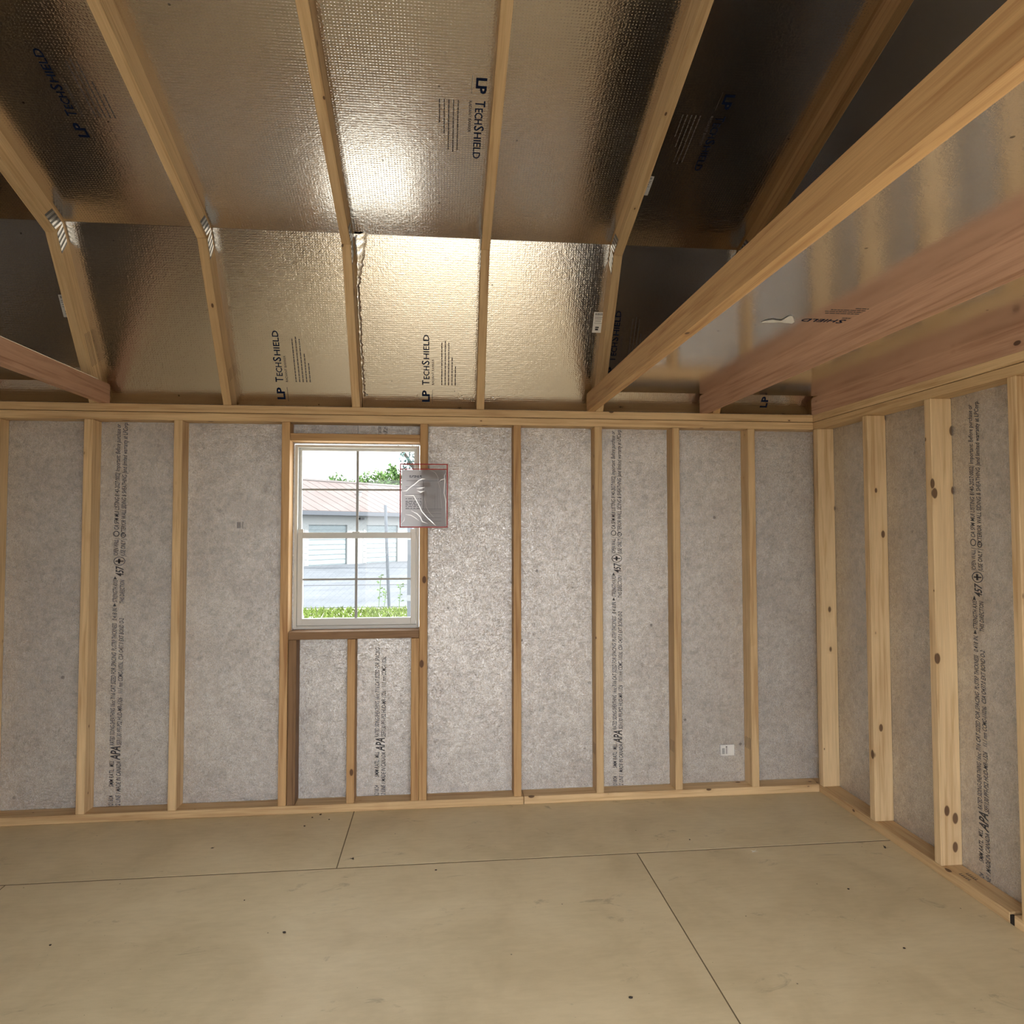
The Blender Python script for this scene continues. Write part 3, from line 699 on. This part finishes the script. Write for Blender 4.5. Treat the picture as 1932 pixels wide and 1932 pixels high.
# ------------------------------------------------------------------ outside, seen through the window
GZ = -10.0
def noisem(name, c1, c2, sc, rough=.9):
    t = NT(name); v, _, _ = t.coords(3.0); return t.set(Base_Color=t.ramp(t.noise(v, sc, 4, .6), [(.3, c1), (.7, c2)]), Roughness=rough, Specular_IOR_Level=.1)
CONC = noisem('pale_gravel', col(170, 165, 155), col(195, 190, 180), 3)
ASPH = noisem('asphalt', (.060, .065, .073, 1), (.086, .091, .100, 1), .8)
fg = MB().box(-900, 700, -1600, -150, GZ+.01, GZ+.5).build('unseen_front_ground', noisem('grey_gravel', col(118, 114, 108), col(146, 142, 134), 3), None, T(-70, -600, GZ)); tag(fg, kind='structure')  # unseen darker slab added in front to dim the lower foil's reflection
g = MB().box(-3500, 3500, -3500, 3500, GZ-6, GZ).build('ground', CONC, None, T(0, 0, GZ)); tag(g, kind='structure')
pk = MB().box(-2500, 1500, 432, 2600, GZ+.02, GZ+.6).build('parking_lot', ASPH, None, T(-200, 900, GZ)); tag(pk, 'grey asphalt lot behind the window', 'ground', None, 'structure')
MB().box(-1500, 1000, 655, 662, GZ+.6, GZ+.9).build('pavement_joint', plain('dark_joint', (.03, .03, .035, 1), .9), pk, T(-200, 658, GZ))
GRASS = noisem('grass_blades', (.055, .085, .016, 1), (.10, .135, .03, 1), 9)
r = random.Random(21); m = MB()
for k in range(9000):
    x = r.uniform(-330, 40); y = r.uniform(350, 421); h = r.uniform(1.5, 4); a = r.uniform(0, 6.28); wd = .7
    c, s = math.cos(a)*wd, math.sin(a)*wd
    m.add([(x-c, y-s, GZ), (x+c, y+s, GZ), (x+r.uniform(-3, 3), y+r.uniform(-3, 3), GZ+h)], [(0, 1, 2)])
gr = m.build('grass', GRASS, None, T(-150, 400, GZ)); tag(gr, 'bright green grass strip just outside the window', 'grass', None, 'stuff')

def slanted(a, d, n):   # local building frame -> world inches
    return lambda s, o, z: (a[0]+d[0]*s+n[0]*o, a[1]+d[1]*s+n[1]*o, z)
BA = (-305.3, 1078.1); BD = (.661, .750); BN = (-.750, .661)
L = slanted(BA, BD, BN)
def lbox(m, s0, s1, o0, o1, z0, z1):
    v, f = box_verts(s0, s1, o0, o1, z0, z1); return m.add([L(*q) for q in v], f)
sb = root('storage_building', (*BA, GZ), 'long storage building with reddish roof and roll-up doors seen through the window', 'building')
WALLM = plain('cream_block_wall', (.24, .248, .243, 1), .8); DOORM = plain('pale_rollup_door', (.165, .197, .204, 1), .6); ROOFM = noisem('red_metal_roof', (.082, .066, .062, 1), (.105, .086, .082, 1), .5)
dw = [(-130, -47), (2, 88), (135, 217), (268, 350), (401, 483)]
prev = -300
for s0, s1 in dw+[(640, 641)]:
    m = MB(); lbox(m, prev, s0, 0, 290, GZ, 86); lbox(m, s0, s1, 6, 290, GZ, 86) if s1-s0 > 5 else None; lbox(m, s0, s1, 0, 6, 62, 86) if s1-s0 > 5 else None
    m.build('wall_section', WALLM, sb, T(*L(prev, 0, GZ))); prev = s1
for s0, s1 in dw:
    m = MB(); dr = lbox(m, s0+.5, s1-.5, 3.5, 5.5, GZ, 62).build('roll_up_door', DOORM, sb, T(*L(s0, 3, GZ)))
    for k in range(8): lbox(MB(), s0+1, s1-1, 2.9, 3.5, GZ+2+k*8.8, GZ+8.5+k*8.8).build('door_slat', DOORM, dr, T(*L(s0, 3, GZ+k*8.8)))
    for z in range(6):
        lbox(MB(), s0-9, s0-1.2, -.6, 0, GZ+1+z*11, GZ+10.6+z*11).build('wall_block', WALLM, sb, T(*L(s0-6, 0, GZ+z*11)))
m = MB(); m.add([L(-310, -14, 84), L(650, -14, 84), L(650, 150, 150), L(-310, 150, 150), L(-310, -14, 87), L(650, -14, 87), L(650, 150, 153), L(-310, 150, 153)],
                [(0, 1, 2, 3), (4, 7, 6, 5), (0, 4, 5, 1), (1, 5, 6, 2), (2, 6, 7, 3), (3, 7, 4, 0)])
m.add([L(-310, 304, 84), L(650, 304, 84), L(650, 150, 150), L(-310, 150, 150), L(-310, 304, 87), L(650, 304, 87), L(650, 150, 153), L(-310, 150, 153)],
      [(0, 3, 2, 1), (4, 5, 6, 7), (0, 1, 5, 4), (1, 2, 6, 5), (2, 3, 7, 6), (3, 0, 4, 7)])
rf = m.build('roof', ROOFM, sb, T(*L(0, 150, 150)))
for k in range(40):
    s = -300+k*24
    lbox2 = MB(); lbox2.add([L(s, -14, 87), L(s+2, -14, 87), L(s+2, 150, 153), L(s, 150, 153), L(s, -14, 87.5), L(s+2, -14, 87.5), L(s+2, 150, 153.5), L(s, 150, 153.5)],
              [(0, 3, 2, 1), (4, 5, 6, 7), (0, 1, 5, 4), (1, 2, 6, 5), (2, 3, 7, 6), (3, 0, 4, 7)]).build('roof_seam', ROOFM, rf, T(*L(s, 60, 115)))
lbox(MB(), -312, 652, -18, -13, 79, 86).build('gutter', plain('grey_gutter', (.045, .05, .06, 1), .5), sb, T(*L(0, -16, 82)))
lbox(MB(), -312, 652, 145, 155, 152, 155.5).build('ridge_cap', plain('pale_ridge', (.11, .095, .09, 1), .6), sb, T(*L(0, 150, 153)))
vp = MB().tube(L(180, 70, 112), L(180, 70, 131), 3.5, 12).build('vent_pipe', plain('white_vent', (.2, .2, .2, 1), .5), rf, T(*L(180, 70, 115)))
MB().tube(L(180, 70, 129), L(180, 70, 133), 5, 12).build('vent_cap', plain('white_vent_cap', (.2, .2, .2, 1), .5), vp, T(*L(180, 70, 130)))
sl = MB(); lbox(sl, 112, 122, -8, 0, 72, 76).build('wall_light', plain('dark_fixture', (.03, .03, .03, 1), .5), sb, T(*L(117, -2, 74)))

# fence
fn = root('chain_link_fence', (-117.6, 425, GZ), 'galvanised chain-link fence with a thin post beyond the window', 'fence')
FST = plain('fence_steel', (.055, .065, .08, 1), .5, .3)
MB().tube((-117.6, 425.4, GZ), (-121.0, 425.4, 73), 1.25, 10).build('fence_post', FST, fn, T(-118, 425, GZ))
MB().tube((-280, 425.4, GZ), (-280, 425.4, 73), 1.25, 10).build('fence_post', FST, fn, T(-280, 425, GZ))
m = MB(); wx0, wx1 = -300, -20; dp_ = 2.6
nx = int((wx1-wx0)/dp_)
for i in range(nx):
    x = wx0+i*dp_; z = GZ+1; k = 0
    while z < 58:
        a = (x+(dp_/2 if (k+i) % 2 else -dp_/2), 424.2, z); b = (x+(-dp_/2 if (k+i) % 2 else dp_/2), 424.2, z+dp_*.9); z += dp_*.9; k += 1
        m.add([(a[0]-.05, a[1], a[2]), (a[0]+.05, a[1], a[2]), (b[0]+.05, b[1], b[2]), (b[0]-.05, b[1], b[2]), (a[0], a[1]-.08, a[2]), (b[0], b[1]-.08, b[2])], [(0, 1, 2, 3), (0, 4, 5, 3), (1, 2, 5, 4)])
o = m.build('wire_mesh', FST, fn, T(-150, 424, 20)); o['kind'] = 'stuff'
gp = root('gate_post', (-97, 347, GZ), 'grey square gate post with pale clamps at the right of the window view', 'post')
MB().box(-99.4, -96.1, 345, 348.5, GZ, 66).build('post_shaft', FST, gp, T(-97.8, 347, 20), .2)
for z in (4, 46): MB().box(-99.55, -95.95, 344.8, 348.7, z, z+4).build('clamp_band', plain('pale_clamp', (.11, .12, .13, 1), .5), gp, T(-97.8, 347, z), .1)

# trees
def leafm(name, a, b): return noisem(name, a, b, 1.5, .7)
LF1 = leafm('tree_leaves', (.045, .10, .03, 1), (.10, .15, .045, 1)); LF2 = leafm('bluish_leaves', (.08, .13, .12, 1), (.13, .19, .175, 1)); BARK = plain('tree_bark', (.05, .04, .03, 1), .9)
def tree(label, x, y, zt, blobs, mat, leaf, n, seed, trunk=True):
    r = random.Random(seed); t = root('tree', (x, y, GZ), label, 'tree', 'trees behind the storage building'); m = MB()
    tot = sum(b[3]**2 for b in blobs)
    for bx, by, bz, br in blobs:
        for k in range(int(n*br*br/tot)):
            d = Vector((r.gauss(0, 1), r.gauss(0, 1), r.gauss(0, 1))).normalized()*br*r.uniform(.35, 1.08)
            c = Vector((x+bx, y+by, bz))+d; e = Vector((r.gauss(0, 1), r.gauss(0, 1), r.gauss(0, 1))).normalized(); g_ = e.cross(Vector((r.gauss(0, 1), r.gauss(0, 1), r.gauss(0, 1)))).normalized()
            l_ = leaf*r.uniform(.6, 1.3)
            m.add([tuple(c-e*l_), tuple(c+g_*l_*.4), tuple(c+e*l_), tuple(c-g_*l_*.4)], [(0, 1, 2, 3)])
    m.build('foliage', mat, t, T(x, y, zt))
    MB().tube((x, y, GZ), (x, y, zt*.75), 9, 10).build('trunk', BARK, t, T(x, y, GZ))
    tr = MB()
    for bx, by, bz, br in blobs: tr.tube((x, y, zt*.45), (x+bx, y+by, bz), 3, 6)
    tr.build('branches', BARK, t, T(x, y, zt*.5))
tree('small round green tree behind the red roof left of the window bar', -425, 2200, 200, [(0, 0, 205, 38), (-30, 0, 185, 35), (32, 0, 195, 32), (-62, 5, 180, 26), (15, 0, 160, 45)], LF1, 7, 1500, 1)
tree('broad green tree behind the red roof right of the window bar', -333, 2420, 238, [(0, 0, 227, 47), (-36, 0, 216, 36), (36, 0, 248, 34), (20, 0, 190, 53), (-32, 0, 180, 48)], LF1, 7, 2000, 2)
tree('pointed green tree behind the roof next to the document pouch', -240, 2180, 240, [(0, 0, 225, 36), (2, 0, 255, 20), (-22, 0, 200, 34), (28, 0, 210, 36), (0, 0, 170, 48)], LF1, 7, 1800, 3)
tree('sparse bluish tree reaching into the top right of the window view', -72, 1000, 190, [(-44, 0, 180, 24), (-58, 0, 166, 16), (-70, 0, 186, 11), (-40, 0, 205, 22), (-10, 0, 190, 40), (-64, 0, 152, 9)], LF2, 4.5, 520, 4)
for k, (x, y, h) in enumerate(((-126, 428, 26), (-110, 430, 19), (-122, 433, 14))):
    m = MB(); r = random.Random(70+k); m.tube((x, y, GZ), (x+1.5, y, GZ+h), .25, 5)
    for j in range(14):
        z = GZ+h*r.uniform(.25, 1); a = r.uniform(0, 6.28); m.add([(x+1, y, z), (x+1+math.cos(a)*2.2, y+math.sin(a)*2.2, z+1.6), (x+1+math.cos(a+.3)*3.4, y+math.sin(a+.3)*3.4, z+.6)], [(0, 1, 2)])
    o = m.build('weed', LF1, None, T(x, y, GZ)); tag(o, ('tall thin weed left of the fence post outside', 'weed right of the fence post outside', 'shortest weed at the foot of the fence post')[k], 'weed', 'weeds by the fence')
